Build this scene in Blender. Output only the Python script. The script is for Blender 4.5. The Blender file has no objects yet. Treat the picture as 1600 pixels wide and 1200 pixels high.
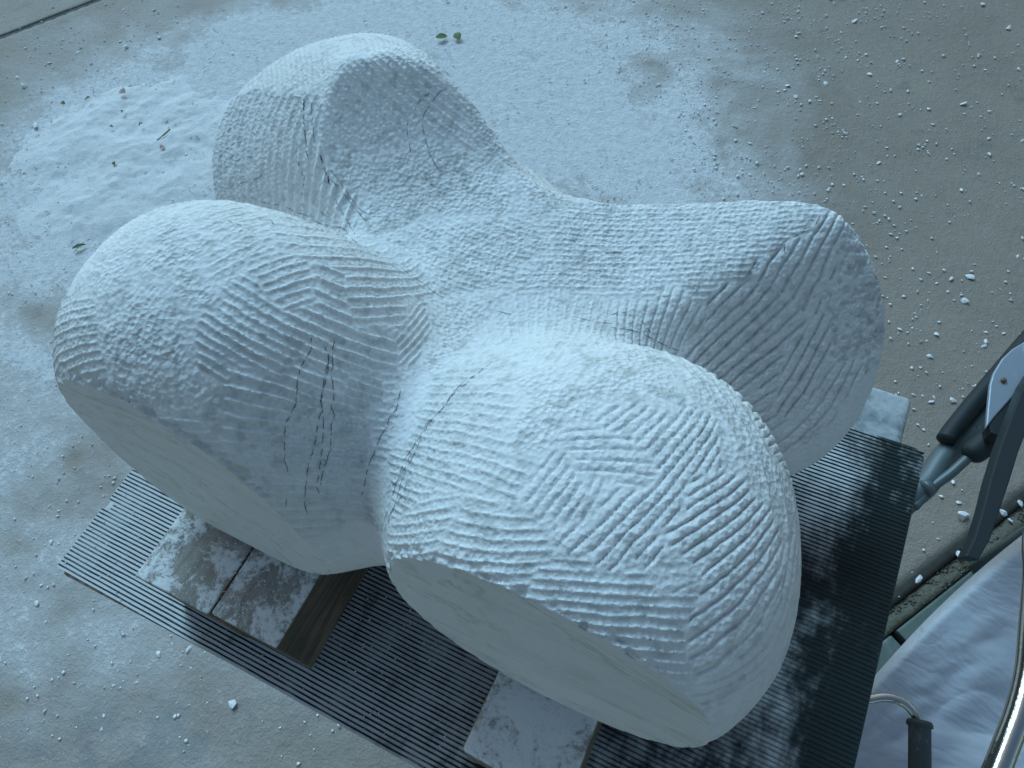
import bpy, math, random, time
import numpy as np
from mathutils import Vector, Matrix
from mathutils.bvhtree import BVHTree
T0 = time.time()
rnd = random.Random(7)
nrng = np.random.default_rng(7)
sc = bpy.context.scene
COL = sc.collection

# ------------------------------------------------------------------ camera
H = 0.60                                   # height of the ribbed mat above the floor
CAMP = np.array([0.19625108, -0.19929057, 0.65])          # relative to mat centre
RM = np.array([[0.8967583474539172, 0.32343291167760035, -0.30201923434686884],
               [0.4317321068661821, -0.789234915444949, 0.43671001378888924],
               [-0.09711773356399384, -0.5220147506405867, -0.8473893709157788]])
F = 1156.0
cd = bpy.data.cameras.new("camera"); cam = bpy.data.objects.new("camera", cd); COL.objects.link(cam)
cd.sensor_width = 36.0; cd.lens = 36.0 * F / 1600.0; cd.clip_start = 0.01; cd.clip_end = 100
M = Matrix.Identity(4)
for i in range(3):
    M[i][0] = RM[i, 0]; M[i][1] = -RM[i, 1]; M[i][2] = -RM[i, 2]
M.translation = Vector((CAMP[0], CAMP[1], CAMP[2] + H))
cam.matrix_world = M
sc.camera = cam

# ------------------------------------------------------------------ sky, sun, exposure
SUN_EL, SUN_AZ = math.radians(43), math.radians(136)       # azimuth measured from +X towards +Y
w = bpy.data.worlds.new("World"); sc.world = w; w.use_nodes = True
nt = w.node_tree
bg = nt.nodes["Background"]
sky = nt.nodes.new("ShaderNodeTexSky"); sky.sky_type = 'NISHITA'; sky.sun_disc = False
sky.sun_elevation = SUN_EL; sky.sun_rotation = math.pi / 2 - SUN_AZ
sky.altitude = 200; sky.air_density = 1.0; sky.dust_density = 2.0; sky.ozone_density = 1.0
wb = nt.nodes.new("ShaderNodeMix"); wb.data_type = 'RGBA'; wb.blend_type = 'MULTIPLY'; wb.inputs[0].default_value = 1.0
wb.inputs[7].default_value = (0.92, 1.0, 0.90, 1)        # the photograph's teal white balance
nt.links.new(sky.outputs[0], wb.inputs[6]); nt.links.new(wb.outputs[2], bg.inputs[0]); bg.inputs[1].default_value = 0.074
ld = bpy.data.lights.new("sun", 'SUN'); ld.energy = 1.5; ld.angle = math.radians(28); ld.color = (0.31, 0.70, 1.0)
sun = bpy.data.objects.new("sun", ld); COL.objects.link(sun)
sd = Vector((math.cos(SUN_EL) * math.cos(SUN_AZ), math.cos(SUN_EL) * math.sin(SUN_AZ), math.sin(SUN_EL)))
sun.rotation_euler = sd.to_track_quat('Z', 'Y').to_euler()
sun.location = (-1, 1, 3)
sc.view_settings.view_transform = 'Standard'; sc.view_settings.look = 'None'
sc.view_settings.exposure = 0.58; sc.view_settings.gamma = 1.0
sc.cycles.use_denoising = True

# ------------------------------------------------------------------ helpers
def rays(pts):
    pts = np.atleast_2d(np.asarray(pts, float))
    rd = np.stack([(pts[:, 0] - 800) / F, (pts[:, 1] - 600) / F, np.ones(len(pts))], -1) @ RM.T
    return rd / np.linalg.norm(rd, axis=1, keepdims=True)
def at(px, py, z):
    """photo pixel -> point at height z (z relative to the floor)"""
    r = rays((px, py))[0]; c = CAMP + np.array([0, 0, H]); t = (z - c[2]) / r[2]
    return c + t * r
def tag(o, label=None, cat=None, group=None, kind=None):
    if label: o['label'] = label
    if cat: o['category'] = cat
    if group: o['group'] = group
    if kind: o['kind'] = kind
    return o
def link(name, me, mat=None, parent=None, loc=None):
    o = bpy.data.objects.new(name, me); COL.objects.link(o)
    if mat is not None and me is not None and not me.materials: me.materials.append(mat)
    if parent is not None: o.parent = parent
    if loc is not None: o.location = loc
    return o
def empty(name, loc=(0, 0, 0), rz=0):
    o = bpy.data.objects.new(name, None); COL.objects.link(o); o.location = loc; o.rotation_euler = (0, 0, rz)
    o.empty_display_size = .05
    return o
def mesh_np(name, V, Fq, smooth=True):
    """V (n,3) float, Fq (m,k) int with constant k, or list of arrays"""
    me = bpy.data.meshes.new(name)
    if not isinstance(Fq, list): Fq = [Fq]
    me.vertices.add(len(V)); me.vertices.foreach_set('co', np.ascontiguousarray(V, np.float32).ravel())
    idx = np.concatenate([f.ravel() for f in Fq]); cnt = np.concatenate([np.full(len(f), f.shape[1]) for f in Fq])
    me.loops.add(len(idx)); me.loops.foreach_set('vertex_index', idx.astype(np.int32))
    me.polygons.add(len(cnt)); st = np.concatenate([[0], np.cumsum(cnt)[:-1]])
    me.polygons.foreach_set('loop_start', st.astype(np.int32)); me.polygons.foreach_set('loop_total', cnt.astype(np.int32))
    me.update(calc_edges=True)
    if smooth: me.polygons.foreach_set('use_smooth', np.ones(len(cnt), bool))
    return me
def attr(me, name, vals):
    a = me.attributes.new(name, 'FLOAT', 'POINT'); a.data.foreach_set('value', np.ascontiguousarray(vals, np.float32))

def _hash(ix, iy, iz, seed):
    h = (ix * 374761393 + iy * 668265263 + iz * 1442695041 + seed * 974634777) & 0xffffffff
    h = ((h ^ (h >> 13)) * 1274126177) & 0xffffffff
    h = h ^ (h >> 16)
    return (h & 0xffff) / 65535.0
def vnoise(P, s, seed=0):
    """value noise 0..1, feature size s"""
    q = P / s; i = np.floor(q).astype(np.int64); f = q - i; f = f * f * (3 - 2 * f)
    r = 0
    for dx in (0, 1):
        for dy in (0, 1):
            for dz in (0, 1):
                wgt = (f[..., 0] if dx else 1 - f[..., 0]) * (f[..., 1] if dy else 1 - f[..., 1]) * (f[..., 2] if dz else 1 - f[..., 2])
                r = r + wgt * _hash(i[..., 0] + dx, i[..., 1] + dy, i[..., 2] + dz, seed)
    return r
def fbm(P, s, seed=0, oc=3):
    r = 0; a = 1; t = 0
    for k in range(oc): r = r + a * vnoise(P, s / 2 ** k, seed + k * 17); t += a; a *= .5
    return r / t
def sstep(a, b, x):
    t = np.clip((x - a) / (b - a), 0, 1); return t * t * (3 - 2 * t)

# ---- node material helper
class NM:
    def __init__(s, name, rough=.6, spec=.4, metal=0.):
        s.m = bpy.data.materials.new(name); s.m.use_nodes = True; s.t = s.m.node_tree
        s.b = s.t.nodes['Principled BSDF']; s.b.inputs['Roughness'].default_value = rough
        s.b.inputs['Specular IOR Level'].default_value = spec; s.b.inputs['Metallic'].default_value = metal
        s.co = s.t.nodes.new('ShaderNodeTexCoord')
    def n(s, typ, **kw):
        nd = s.t.nodes.new(typ)
        for k, v in kw.items():
            if k.startswith('_'): setattr(nd, k[1:], v)
            else:
                key = int(k[1:]) if k[0] == 'i' and k[1:].isdigit() else k.replace('_', ' ')
                if hasattr(v, 'is_output') or isinstance(v, bpy.types.NodeSocket): s.t.links.new(v, nd.inputs[key])
                else: nd.inputs[key].default_value = v
        return nd
    def noise(s, scale, detail=4, rough=.55, vec=None, dist=0., sc3=None):
        v = vec if vec is not None else s.co.outputs['Object']
        if sc3:
            mp = s.n('ShaderNodeMapping', Vector=v, Scale=sc3); v = mp.outputs[0]
        return s.n('ShaderNodeTexNoise', Vector=v, Scale=scale, Detail=detail, Roughness=rough, Distortion=dist).outputs[0]
    def ramp(s, fac, stops, interp='LINEAR'):
        r = s.t.nodes.new('ShaderNodeValToRGB'); s.t.links.new(fac, r.inputs[0]); cr = r.color_ramp; cr.interpolation = interp
        while len(cr.elements) < len(stops): cr.elements.new(.5)
        for e, (p, c) in zip(cr.elements, stops):
            e.position = p; e.color = (*c, 1) if hasattr(c, '__len__') else (c, c, c, 1)
        return r.outputs[0]
    def mix(s, f, a, b, blend='MIX'):
        m = s.t.nodes.new('ShaderNodeMix'); m.data_type = 'RGBA'; m.blend_type = blend
        for sock, v in ((m.inputs[0], f), (m.inputs[6], a), (m.inputs[7], b)):
            if isinstance(v, bpy.types.NodeSocket): s.t.links.new(v, sock)
            elif hasattr(v, '__len__'): sock.default_value = (*v, 1)
            else: sock.default_value = v
        return m.outputs[2]
    def math(s, op, a, b=0., c=0.):
        m = s.t.nodes.new('ShaderNodeMath'); m.operation = op
        for k, v in enumerate((a, b, c)):
            if isinstance(v, bpy.types.NodeSocket): s.t.links.new(v, m.inputs[k])
            else: m.inputs[k].default_value = v
        return m.outputs[0]
    def attr(s, name):
        a = s.t.nodes.new('ShaderNodeAttribute'); a.attribute_name = name; return a.outputs['Fac']
    def color(s, c):
        if isinstance(c, bpy.types.NodeSocket): s.t.links.new(c, s.b.inputs['Base Color'])
        else: s.b.inputs['Base Color'].default_value = (*c, 1)
    def rough(s, c): s.t.links.new(c, s.b.inputs['Roughness'])
    def bump(s, h, dist=.001, strength=1., prev=None):
        b = s.n('ShaderNodeBump', Height=h, Distance=dist, Strength=strength)
        if prev is not None: s.t.links.new(prev, b.inputs['Normal'])
        s.t.links.new(b.outputs[0], s.b.inputs['Normal']); return b.outputs[0]

# ------------------------------------------------------------------ materials
def mk_concrete():
    m = NM('concrete', .75, .3)
    a = m.noise(3.5, 5, .6); b = m.noise(40, 4, .6); c = m.noise(9, 6, .7, dist=.6)
    base = m.ramp(a, [(.3, (.245, .203, .166)), (.7, (.312, .262, .216))])
    base = m.mix(m.ramp(b, [(.35, 0.), (.75, .35)]), base, (.35, .30, .26))
    base = m.mix(m.ramp(c, [(.60, 0.), (.68, .45)]), base, (.14, .125, .105))
    st = m.attr('stain'); base = m.mix(m.math('MULTIPLY', st, .55), base, (.12, .125, .12))
    d = m.attr('dust'); g = m.noise(75, 5, .75); g2 = m.noise(240, 3, .7)
    g3 = m.noise(44, 5, .72)
    k = m.math('ADD', d, m.math('MULTIPLY', m.math('SUBTRACT', g, .5), 1.9))
    k = m.math('ADD', k, m.math('MULTIPLY', m.math('SUBTRACT', g2, .5), .9)); k = m.math('ADD', k, m.math('MULTIPLY', m.math('SUBTRACT', g3, .5), .8))
    film = m.math('MULTIPLY', sstepn(m, d, -.05, .75), .55)  # thin dust; on the left it also carries painted window light
    fac = m.math('MAXIMUM', film, m.math('MULTIPLY', sstepn(m, k, .22, 1.15), .92))
    base = m.mix(fac, base, m.ramp(g3, [(.35, (.68, .70, .72)), (.65, (.82, .83, .84))])); m.color(base)
    n1 = m.bump(m.math('MULTIPLY', m.math('ADD', g3, m.math('MULTIPLY', g, .4)), d), .005, .6); m.bump(m.math('ADD', m.math('MULTIPLY', b, .4), m.math('MULTIPLY', k, .8)), .003, .7, n1)
    m.rough(m.ramp(fac, [(0, .62), (1, .95)]))
    return m.m
def sstepn(m, v, a, b):
    r = m.n('ShaderNodeMapRange', Value=v, From_Min=a, From_Max=b, _interpolation_type='SMOOTHSTEP'); return r.outputs[0]
def mk_powder():
    m = NM('marble_dust', .95, .1)
    g = m.noise(110, 5, .75); g2 = m.noise(420, 3, .7)
    m.color(m.ramp(g, [(.3, (.76, .77, .77)), (.7, (.87, .875, .87))]))
    n1 = m.bump(g, .006, .7); m.bump(g2, .002, .8, n1)
    return m.m
def mk_marble():
    m = NM('chiselled_marble', .8, .25)
    a = m.noise(9, 4, .6); b = m.noise(420, 3, .7); c = m.noise(150, 4, .65)
    col = m.ramp(a, [(.3, (.76, .765, .76)), (.7, (.84, .845, .84))])
    br = m.attr('blotch_shade'); col = m.mix(m.math('MULTIPLY', br, .62), col, (.42, .44, .42))  # grey stone blotches, plus groove shade painted into the colour
    st = m.noise(14, 3, .5); st2 = m.noise(120, 3, .6)
    sf = m.math('MULTIPLY', m.ramp(st, [(.70, 0.), (.76, 1.)]), m.ramp(st2, [(.5, 0.), (.65, .45)]))
    col = m.mix(sf, col, (.42, .37, .25)); m.color(col)
    vo = m.n('ShaderNodeTexVoronoi', Vector=m.co.outputs['Object'], Scale=300., Randomness=1.).outputs['Distance']
    am = m.attr('rough')
    h = m.math('ADD', m.math('MULTIPLY', c, .45), m.math('MULTIPLY', vo, .9)); h = m.math('ADD', h, m.math('MULTIPLY', b, .45))
    m.bump(m.math('MULTIPLY', h, am), .0017, 1.)
    m.b.inputs['Subsurface Weight'].default_value = 0.0
    return m.m
def mk_sawn():
    m = NM('sawn_marble', .5, .4)
    a = m.noise(7, 4, .6, dist=.8); v = m.noise(5, 5, .6, dist=2.5, sc3=(1, 1, 2.2))
    col = m.ramp(a, [(.3, (.77, .77, .745)), (.7, (.84, .845, .82))])
    arc = m.n('ShaderNodeTexWave', Vector=m.n('ShaderNodeMapping', Vector=m.co.outputs['Object'], Location=(.25, 0, .45)).outputs[0], Scale=55., Distortion=1.2, Detail=3., Detail_Scale=2., _wave_type='RINGS', _rings_direction='Y').outputs[1]
    col = m.mix(m.ramp(arc, [(.75, 0.), (1., .22)]), col, (.55, .56, .53))
    vein = m.ramp(v, [(.48, 0.), (.50, 1.), (.52, 0.)]); col = m.mix(m.math('MULTIPLY', vein, .45), col, (.40, .35, .24))
    scr = m.noise(60, 3, .6, sc3=(.12, 1, 3)); scr2 = m.noise(150, 2, .6, sc3=(.06, 1, 1.6)); sp = m.noise(190, 3, .6)
    cloud = m.noise(22, 5, .65, dist=.5); col = m.mix(m.ramp(cloud, [(.5, 0.), (.72, .35)]), col, (.50, .51, .47))
    col = m.mix(m.ramp(sp, [(.66, 0.), (.70, .85)]), col, (.88, .88, .88))
    col = m.mix(m.ramp(scr2, [(.62, 0.), (.68, .5)]), col, (.84, .85, .84))
    col = m.mix(m.ramp(scr, [(.58, 0.), (.75, .4)]), col, (.46, .47, .43)); m.color(col)
    m.bump(m.math('ADD', m.math('ADD', scr, m.math('MULTIPLY', arc, .25)), m.math('MULTIPLY', sp, .6)), .0010, .7); m.rough(m.ramp(a, [(.3, .42), (.7, .62)]))
    return m.m
def mk_rubber(rib):
    m = NM('rubber_rib' if rib else 'dusty_rubber', .6 if rib else .85, .2)
    P = m.co.outputs['Object'] if not rib else None
    geo = m.t.nodes.new('ShaderNodeNewGeometry').outputs['Position']
    big = m.noise(5.5, 4, .6, vec=geo, dist=.6); fine = m.noise(130, 4, .7, vec=geo); mid = m.noise(28, 4, .6, vec=geo)
    sx = m.n('ShaderNodeSeparateXYZ', Vector=geo).outputs[0]
    smr = m.noise(9, 4, .65, vec=geo, dist=.4, sc3=(2.2, .55, 1.))
    if not rib:
        # dust lies thick in the channels on the left end of the mat and thins out to the right
        g = m.n('ShaderNodeMapRange', Value=sx, From_Min=-.33, From_Max=.32, To_Min=1.4, To_Max=.16).outputs[0]
        k = m.math('ADD', g, m.math('MULTIPLY', m.math('SUBTRACT', smr, .5), 1.9)); k = m.math('ADD', k, m.math('MULTIPLY', m.math('SUBTRACT', mid, .5), .9))
        k = m.math('ADD', k, m.math('MULTIPLY', m.math('SUBTRACT', fine, .5), .5))
        dv = m.n('ShaderNodeVectorMath', i0=geo, i1=(.265, .165, H), _operation='DISTANCE').outputs['Value']
        k = m.math('ADD', k, m.n('ShaderNodeMapRange', Value=dv, From_Min=.02, From_Max=.12, To_Min=.55, To_Max=0., _interpolation_type='SMOOTHSTEP').outputs[0])
        f = sstepn(m, k, .25, .85)
        m.color(m.mix(f, (.03, .04, .04), (.62, .64, .65))); m.bump(fine, .0008, .6)
    else:
        k = m.math('ADD', m.math('MULTIPLY', m.math('SUBTRACT', smr, .5), 1.6), m.math('MULTIPLY', m.math('SUBTRACT', mid, .5), .8))
        k = m.math('ADD', k, m.math('MULTIPLY', m.math('SUBTRACT', fine, .5), .5))
        f = m.math('MULTIPLY', sstepn(m, k, .0, .45), .5)
        m.color(m.mix(f, (.014, .022, .023), (.45, .47, .47))); m.bump(fine, .0005, .4)
        m.rough(m.ramp(f, [(0, .42), (.4, .9)]))
    return m.m
def mk_wood(name, dark=0., dust=.5, seed=0., amp=4.2):
    m = NM(name, .7, .3)
    mp = m.n('ShaderNodeMapping', Vector=m.co.outputs['Object'], Location=(seed, seed * .7, 0), Scale=(9, 1.2, 9))
    gr = m.n('ShaderNodeTexWave', Vector=mp.outputs[0], Scale=5., Distortion=9., Detail=3., Detail_Scale=1.3, _wave_type='RINGS', _rings_direction='Y').outputs[1]
    fine = m.noise(300, 3, .6, sc3=(1, .08, 1)); big = m.noise(12, 4, .6)
    c1 = (.30 * (1 - dark), .245 * (1 - dark), .185 * (1 - dark)); c2 = (.19 * (1 - dark), .15 * (1 - dark), .11 * (1 - dark))
    col = m.mix(m.ramp(gr, [(.2, 0.), (.8, 1.)]), c1, c2); col = m.mix(m.ramp(big, [(.42, 0.), (.62, .75)]), col, (.10, .085, .07))
    col = m.mix(m.ramp(fine, [(.45, 0.), (.7, .5)]), col, (.07, .055, .045))
    sl = m.noise(38, 2, .5, dist=2.2, sc3=(1., .35, 1.)); 
    nz = m.n('ShaderNodeSeparateXYZ', Vector=m.t.nodes.new('ShaderNodeNewGeometry').outputs['Normal']).outputs[2]
    d = m.noise(26, 6, .72, dist=.5); d2 = m.noise(240, 3, .7)
    k = m.math('ADD', m.math('ADD', m.math('MULTIPLY', m.math('SUBTRACT', d, .5), amp), m.math('MULTIPLY', m.math('SUBTRACT', d2, .5), 1.2)), dust)
    f = m.math('MULTIPLY', sstepn(m, k, .3, .9), sstepn(m, nz, .3, .8))
    f = m.math('MAXIMUM', f, m.math('MULTIPLY', m.math('MULTIPLY', sstepn(m, nz, .3, .8), m.ramp(sl, [(.490, 0.), (.5, .8), (.510, 0.)])), .8))
    f = m.math('MAXIMUM', f, m.math('MULTIPLY', sstepn(m, nz, .3, .8), .06 + dust * .22))
    col = m.mix(f, col, (.74, .75, .75)); m.color(col)
    m.bump(m.math('ADD', m.math('MULTIPLY', fine, .5), f), .0012, .6)
    return m.m
def mk_paint(name, c, rough=.4, metal=0., dust=.3, spec=.5):
    m = NM(name, rough, spec, metal)
    a = m.noise(18, 5, .65); b = m.noise(160, 3, .7)
    nz = m.n('ShaderNodeSeparateXYZ', Vector=m.t.nodes.new('ShaderNodeNewGeometry').outputs['Normal']).outputs[2]
    k = m.math('ADD', m.math('MULTIPLY', m.math('SUBTRACT', a, .5), 2.2), m.math('MULTIPLY', m.math('SUBTRACT', b, .5), .8))
    f = m.math('MULTIPLY', sstepn(m, m.math('ADD', k, dust), .2, 1.0), sstepn(m, nz, .0, .7))
    f = m.math('MULTIPLY', f, .8)
    m.color(m.mix(f, c, (.62, .64, .65))); m.rough(m.ramp(f, [(0, rough), (.8, .9)])); m.bump(b, .0004, .4)
    return m.m
def mk_cloth():
    m = NM('blue_grey_cloth', .9, .1)
    wv = m.n('ShaderNodeTexWave', Vector=m.co.outputs['Object'], Scale=260., Distortion=.3, _bands_direction='X').outputs[1]
    wv2 = m.n('ShaderNodeTexWave', Vector=m.co.outputs['Object'], Scale=260., Distortion=.3, _bands_direction='Y').outputs[1]
    a = m.noise(6, 4, .6)
    m.color(m.ramp(a, [(.3, (.52, .53, .58)), (.7, (.60, .61, .66))]))
    cr0 = m.noise(9, 4, .6, dist=.4, sc3=(.5, 1.2, 1.)); cr = m.math('ABSOLUTE', m.math('SUBTRACT', cr0, .5)); n1 = m.bump(cr, .030, .55); m.bump(m.math('ADD', wv, wv2), .0004, .35, n1)
    m.b.inputs['Roughness'].default_value = 1.; m.b.inputs['Specular IOR Level'].default_value = 0.
    return m.m
def mk_simple(name, c1, c2, sc_=40, rough=.8, spec=.3, bumpd=.001):
    m = NM(name, rough, spec); a = m.noise(sc_, 4, .6); m.color(m.ramp(a, [(.3, c1), (.7, c2)])); m.bump(a, bumpd, .6); return m.m
MAT = dict(concrete=mk_concrete(), powder=mk_powder(), marble=mk_marble(), sawn=mk_sawn(), rib=mk_rubber(True), mat=mk_rubber(False),
           wood1=mk_wood('dusty_oak', .0, .66, 0., 3.2), wood2=mk_wood('powdered_pine', -.1, 1.0, 3., 2.8), ply=mk_wood('plywood', -.9, -.4, 1.),
           plate=mk_paint('grey_painted_steel', (.16, .20, .22), .45, .3, .55), tube=mk_paint('grey_tube_paint', (.10, .13, .14), .45, .2, .0),
           bracket=mk_paint('pale_grey_metal', (.34, .39, .45), .4, .5, .2), black=mk_paint('black_plastic', (.020, .028, .032), .6, 0., -.45, .3),
           grip=mk_paint('dark_rubber_grip', (.05, .06, .065), .55, 0., .0), chrome=mk_paint('polished_steel', (.62, .60, .56), .12, 1., -.6),
           brass=mk_simple('tarnished_rivet', (.12, .09, .05), (.22, .15, .07), 300, .5), cloth=mk_cloth(),
           graphite=mk_simple('graphite', (.05, .05, .055), (.10, .10, .105), 300, .7), chip=mk_simple('marble_chip', (.80, .81, .82), (.90, .90, .90), 120, .9),
           leaf=mk_simple('green_leaf', (.05, .10, .02), (.10, .17, .04), 120, .6), dry=mk_simple('dry_leaf', (.15, .12, .05), (.24, .18, .08), 200, .8),
           petal=mk_simple('pink_petal', (.38, .25, .24), (.46, .32, .30), 200, .7), twig=mk_simple('twig_bark', (.16, .12, .08), (.26, .21, .14), 300, .8),
           filler=mk_simple('dark_joint', (.015, .018, .014), (.05, .055, .045), 90, .9), slab=None, seal=mk_simple('joint_rubber', (.06, .058, .05), (.10, .096, .082), 60, .8), gravel=mk_simple('joint_grit', (.12, .11, .085), (.20, .185, .145), 150, .9, .2, .004))
def mk_slab():
    m = NM('green_grey_stone', .55, .4); a = m.noise(7, 5, .6); b = m.noise(35, 5, .7)
    c = m.ramp(a, [(.3, (.085, .115, .105)), (.7, (.13, .165, .15))]); m.color(m.mix(m.ramp(b, [(.5, 0.), (.75, .5)]), c, (.26, .29, .29)))
    m.bump(b, .001, .4); return m.m
MAT['slab'] = mk_slab()

# ------------------------------------------------------------------ generic solids
def box_mesh(name, x0, x1, y0, y1, z0, z1, bev=.002, seg=2, jitter=0., cuts=0):
    import bmesh
    bm = bmesh.new(); bmesh.ops.create_cube(bm, size=1.)
    for v in bm.verts: v.co = Vector(((x0 + x1) / 2 + v.co.x * (x1 - x0), (y0 + y1) / 2 + v.co.y * (y1 - y0), (z0 + z1) / 2 + v.co.z * (z1 - z0)))
    if bev: bmesh.ops.bevel(bm, geom=bm.edges[:], offset=bev, segments=seg, affect='EDGES', profile=.6)
    if cuts:
        bmesh.ops.subdivide_edges(bm, edges=bm.edges[:], cuts=cuts, use_grid_fill=True)
    me = bpy.data.meshes.new(name); bm.to_mesh(me); bm.free()
    if jitter:
        co = np.empty(len(me.vertices) * 3, np.float32); me.vertices.foreach_get('co', co); P = co.reshape(-1, 3).astype(float)
        for k in range(3): P[:, k] += (fbm(P + k * 3.1, .03, 50 + k) - .5) * jitter
        me.vertices.foreach_set('co', P.astype(np.float32).ravel())
    me.polygons.foreach_set('use_smooth', np.ones(len(me.polygons), bool)); me.update()
    return me
def catmull(pts, n=8):
    pts = [np.asarray(p, float) for p in pts]; P = [2 * pts[0] - pts[1]] + pts + [2 * pts[-1] - pts[-2]]; o = []
    for i in range(1, len(P) - 2):
        for k in range(n):
            t = k / n; a, b, c, d = P[i - 1:i + 3]
            o.append(.5 * ((2 * b) + (-a + c) * t + (2 * a - 5 * b + 4 * c - d) * t * t + (-a + 3 * b - 3 * c + d) * t ** 3))
    o.append(P[-2]); return np.array(o)
def tube_mesh(name, path, rad, seg=20, flat=1., up=(0, 0, 1), capr=True):
    path = np.asarray(path, float); n = len(path); rad = np.broadcast_to(np.asarray(rad, float), (n,))
    T = np.gradient(path, axis=0); T /= np.linalg.norm(T, axis=1, keepdims=True)
    N = np.empty_like(T); u = np.array(up, float)
    if abs(T[0] @ u) > .93 or np.abs(T @ u).max() > .985: u = np.array([1., .13, 0.])
    for i in range(n):
        v = u - T[i] * (u @ T[i]); v /= np.linalg.norm(v); N[i] = v; u = v
    B = np.cross(T, N); a = np.arange(seg) / seg * 2 * np.pi
    V = path[:, None] + rad[:, None, None] * (np.cos(a)[None, :, None] * N[:, None] * flat + np.sin(a)[None, :, None] * B[:, None])
    V = V.reshape(-1, 3); i = np.arange(n - 1)[:, None] * seg; j = np.arange(seg)[None]; k = (j + 1) % seg
    Q = np.stack([i + j, i + k, i + seg + k, i + seg + j], -1).reshape(-1, 4)
    V = np.vstack([V, path[:1], path[-1:]]); c0 = n * seg; jj = np.arange(seg); kk = (jj + 1) % seg
    Tr = np.vstack([np.stack([np.full(seg, c0), kk, jj], -1), np.stack([np.full(seg, c0 + 1), (n - 1) * seg + jj, (n - 1) * seg + kk], -1)])
    return mesh_np(name, V, [Q, Tr])
def prism_mesh(name, poly, depth, bev=.001):
    """poly: list of 3-D points of the top outline (planar-ish, any orientation); depth: 3-vector of extrusion"""
    import bmesh
    bm = bmesh.new(); vs = [bm.verts.new(Vector(p)) for p in poly]; f = bm.faces.new(vs)
    r = bmesh.ops.extrude_face_region(bm, geom=[f]); ev = [g for g in r['geom'] if isinstance(g, bmesh.types.BMVert)]
    for v in ev: v.co += Vector(depth)
    bmesh.ops.recalc_face_normals(bm, faces=bm.faces[:])
    if bev: bmesh.ops.bevel(bm, geom=[e for e in bm.edges if e.calc_face_angle(0) > .6], offset=bev, segments=2, affect='EDGES', profile=.6)
    me = bpy.data.meshes.new(name); bm.to_mesh(me); bm.free(); return me

# ------------------------------------------------------------------ the carved stone: its form as a distance field
SP = {"L": [-0.127, -0.0422, 0.2015, 0.1294, 0.1069, 0.1482, 0.0714, 0.0985],
      "F": [0.1343, -0.056, 0.2054, 0.1191, 0.1202, 0.1166, 0.2826, -0.0076],
      "T": [-0.1676, 0.1463, 0.1568, 0.1828, 0.125, 0.1564, -0.762, -0.3233],
      "R": [0.1462, 0.1203, 0.2092, 0.1585, 0.1104, 0.155, 0.3139, 0.1158],
      "Bd": [-0.0999, 0.068, 0.14, 0.1674, 0.2008, 0.067, 0.0016, -0.3244],
      "cut": [0.0651, -0.0177, -0.1335],
      "fold": [0.3164, 0.2332, 0.0329, 0.6972, 0.22],
      "rt": [-0.1418, -0.0492, 0.9923, 0.1001, 0.1999, 0.226],
      "rf": [0.5133, -0.5322, 0.6505, 0.1616, 0.1303, 0.1956],
      "k": [0.101, 0.102, 0.083, 0.0983]}
def _rotz(a): c, s = np.cos(a), np.sin(a); return np.array([[c, s, 0], [-s, c, 0], [0, 0, 1]])
def _roty(a): c, s = np.cos(a), np.sin(a); return np.array([[c, 0, -s], [0, 1, 0], [s, 0, c]])
def ell(P, v, pw=2.3):
    Mx = _roty(v[7]) @ _rotz(v[6]); q = (P - np.array(v[:3])) @ Mx.T; r = np.array(v[3:6])
    if pw == 2.:
        k0 = np.sqrt(((q / r) ** 2).sum(-1)); k1 = np.sqrt(((q / r ** 2) ** 2).sum(-1)) + 1e-9; return k0 * (k0 - 1) / k1
    a = np.abs(q / r) + 1e-9; k = (a ** pw).sum(-1) ** (1 / pw)
    return (k - 1) / (np.sqrt((((a ** (pw - 1)) / r) ** 2).sum(-1)) / k ** (pw - 1))
def smin(a, b, k):
    h = np.maximum(k - np.abs(a - b), 0) / k; return np.minimum(a, b) - h * h * h * k / 6
def smax(a, b, k): return -smin(-a, -b, k)
def plane(P, v):
    n = np.array(v[:3], float); n /= np.linalg.norm(n); return (P - np.array(v[3:])) @ n
def _up(px, py, z):
    r = rays((px, py))[0]; t = (z - CAMP[2]) / r[2]; return CAMP + t * r
_Q1 = _up(562, 60, SP['fold'][0]); _Q2 = _up(562, 372, SP['fold'][1]); _e = _Q1 - _Q2; _L = np.linalg.norm(_e); _e = _e / _L
_n = np.array([0, 0, 1.]) - _e * _e[2]; _n /= np.linalg.norm(_n); _u = np.cross(_e, _n)
def fold(P):
    v = SP['fold']; d = P - _Q2; s = np.clip(d @ _e / _L, -.2, 1.2); wv = d @ _u + v[2] * 4 * s * (1 - s); h = d @ _n
    r = .004; a = np.sqrt(wv * wv + r * r) - r; m = (v[3] + v[4]) / 2; q = (v[4] - v[3]) / 2
    return (h + m * a + q * wv) / np.sqrt(1 + m * m)
ZB = .085
def gcut(P):
    a, b, c = SP['cut']; return (c + b * P[..., 0] + a * (P[..., 2] - .14) - P[..., 1]) / np.sqrt(1 + a * a + b * b)
CN = np.array([SP['cut'][1], -1, SP['cut'][0]]); CN = CN / np.linalg.norm(CN)
def sdf(P, cut=True):
    Tt = smax(ell(P, SP['T'], 3.2), fold(P), .012)
    R = ell(P, SP['R']); R = smax(R, plane(P, SP['rt']), .014); R = smax(R, plane(P, SP['rf']), .026)
    k = SP['k']; d = smin(ell(P, SP['Bd'], 2.), Tt, k[0]); d = smin(d, R, k[1]); d = smin(d, ell(P, SP['L']), k[2]); d = smin(d, ell(P, SP['F']), k[3])
    if cut: d = smax(d, gcut(P), .0018)
    return smax(d, ZB - P[..., 2], .03)
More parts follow.
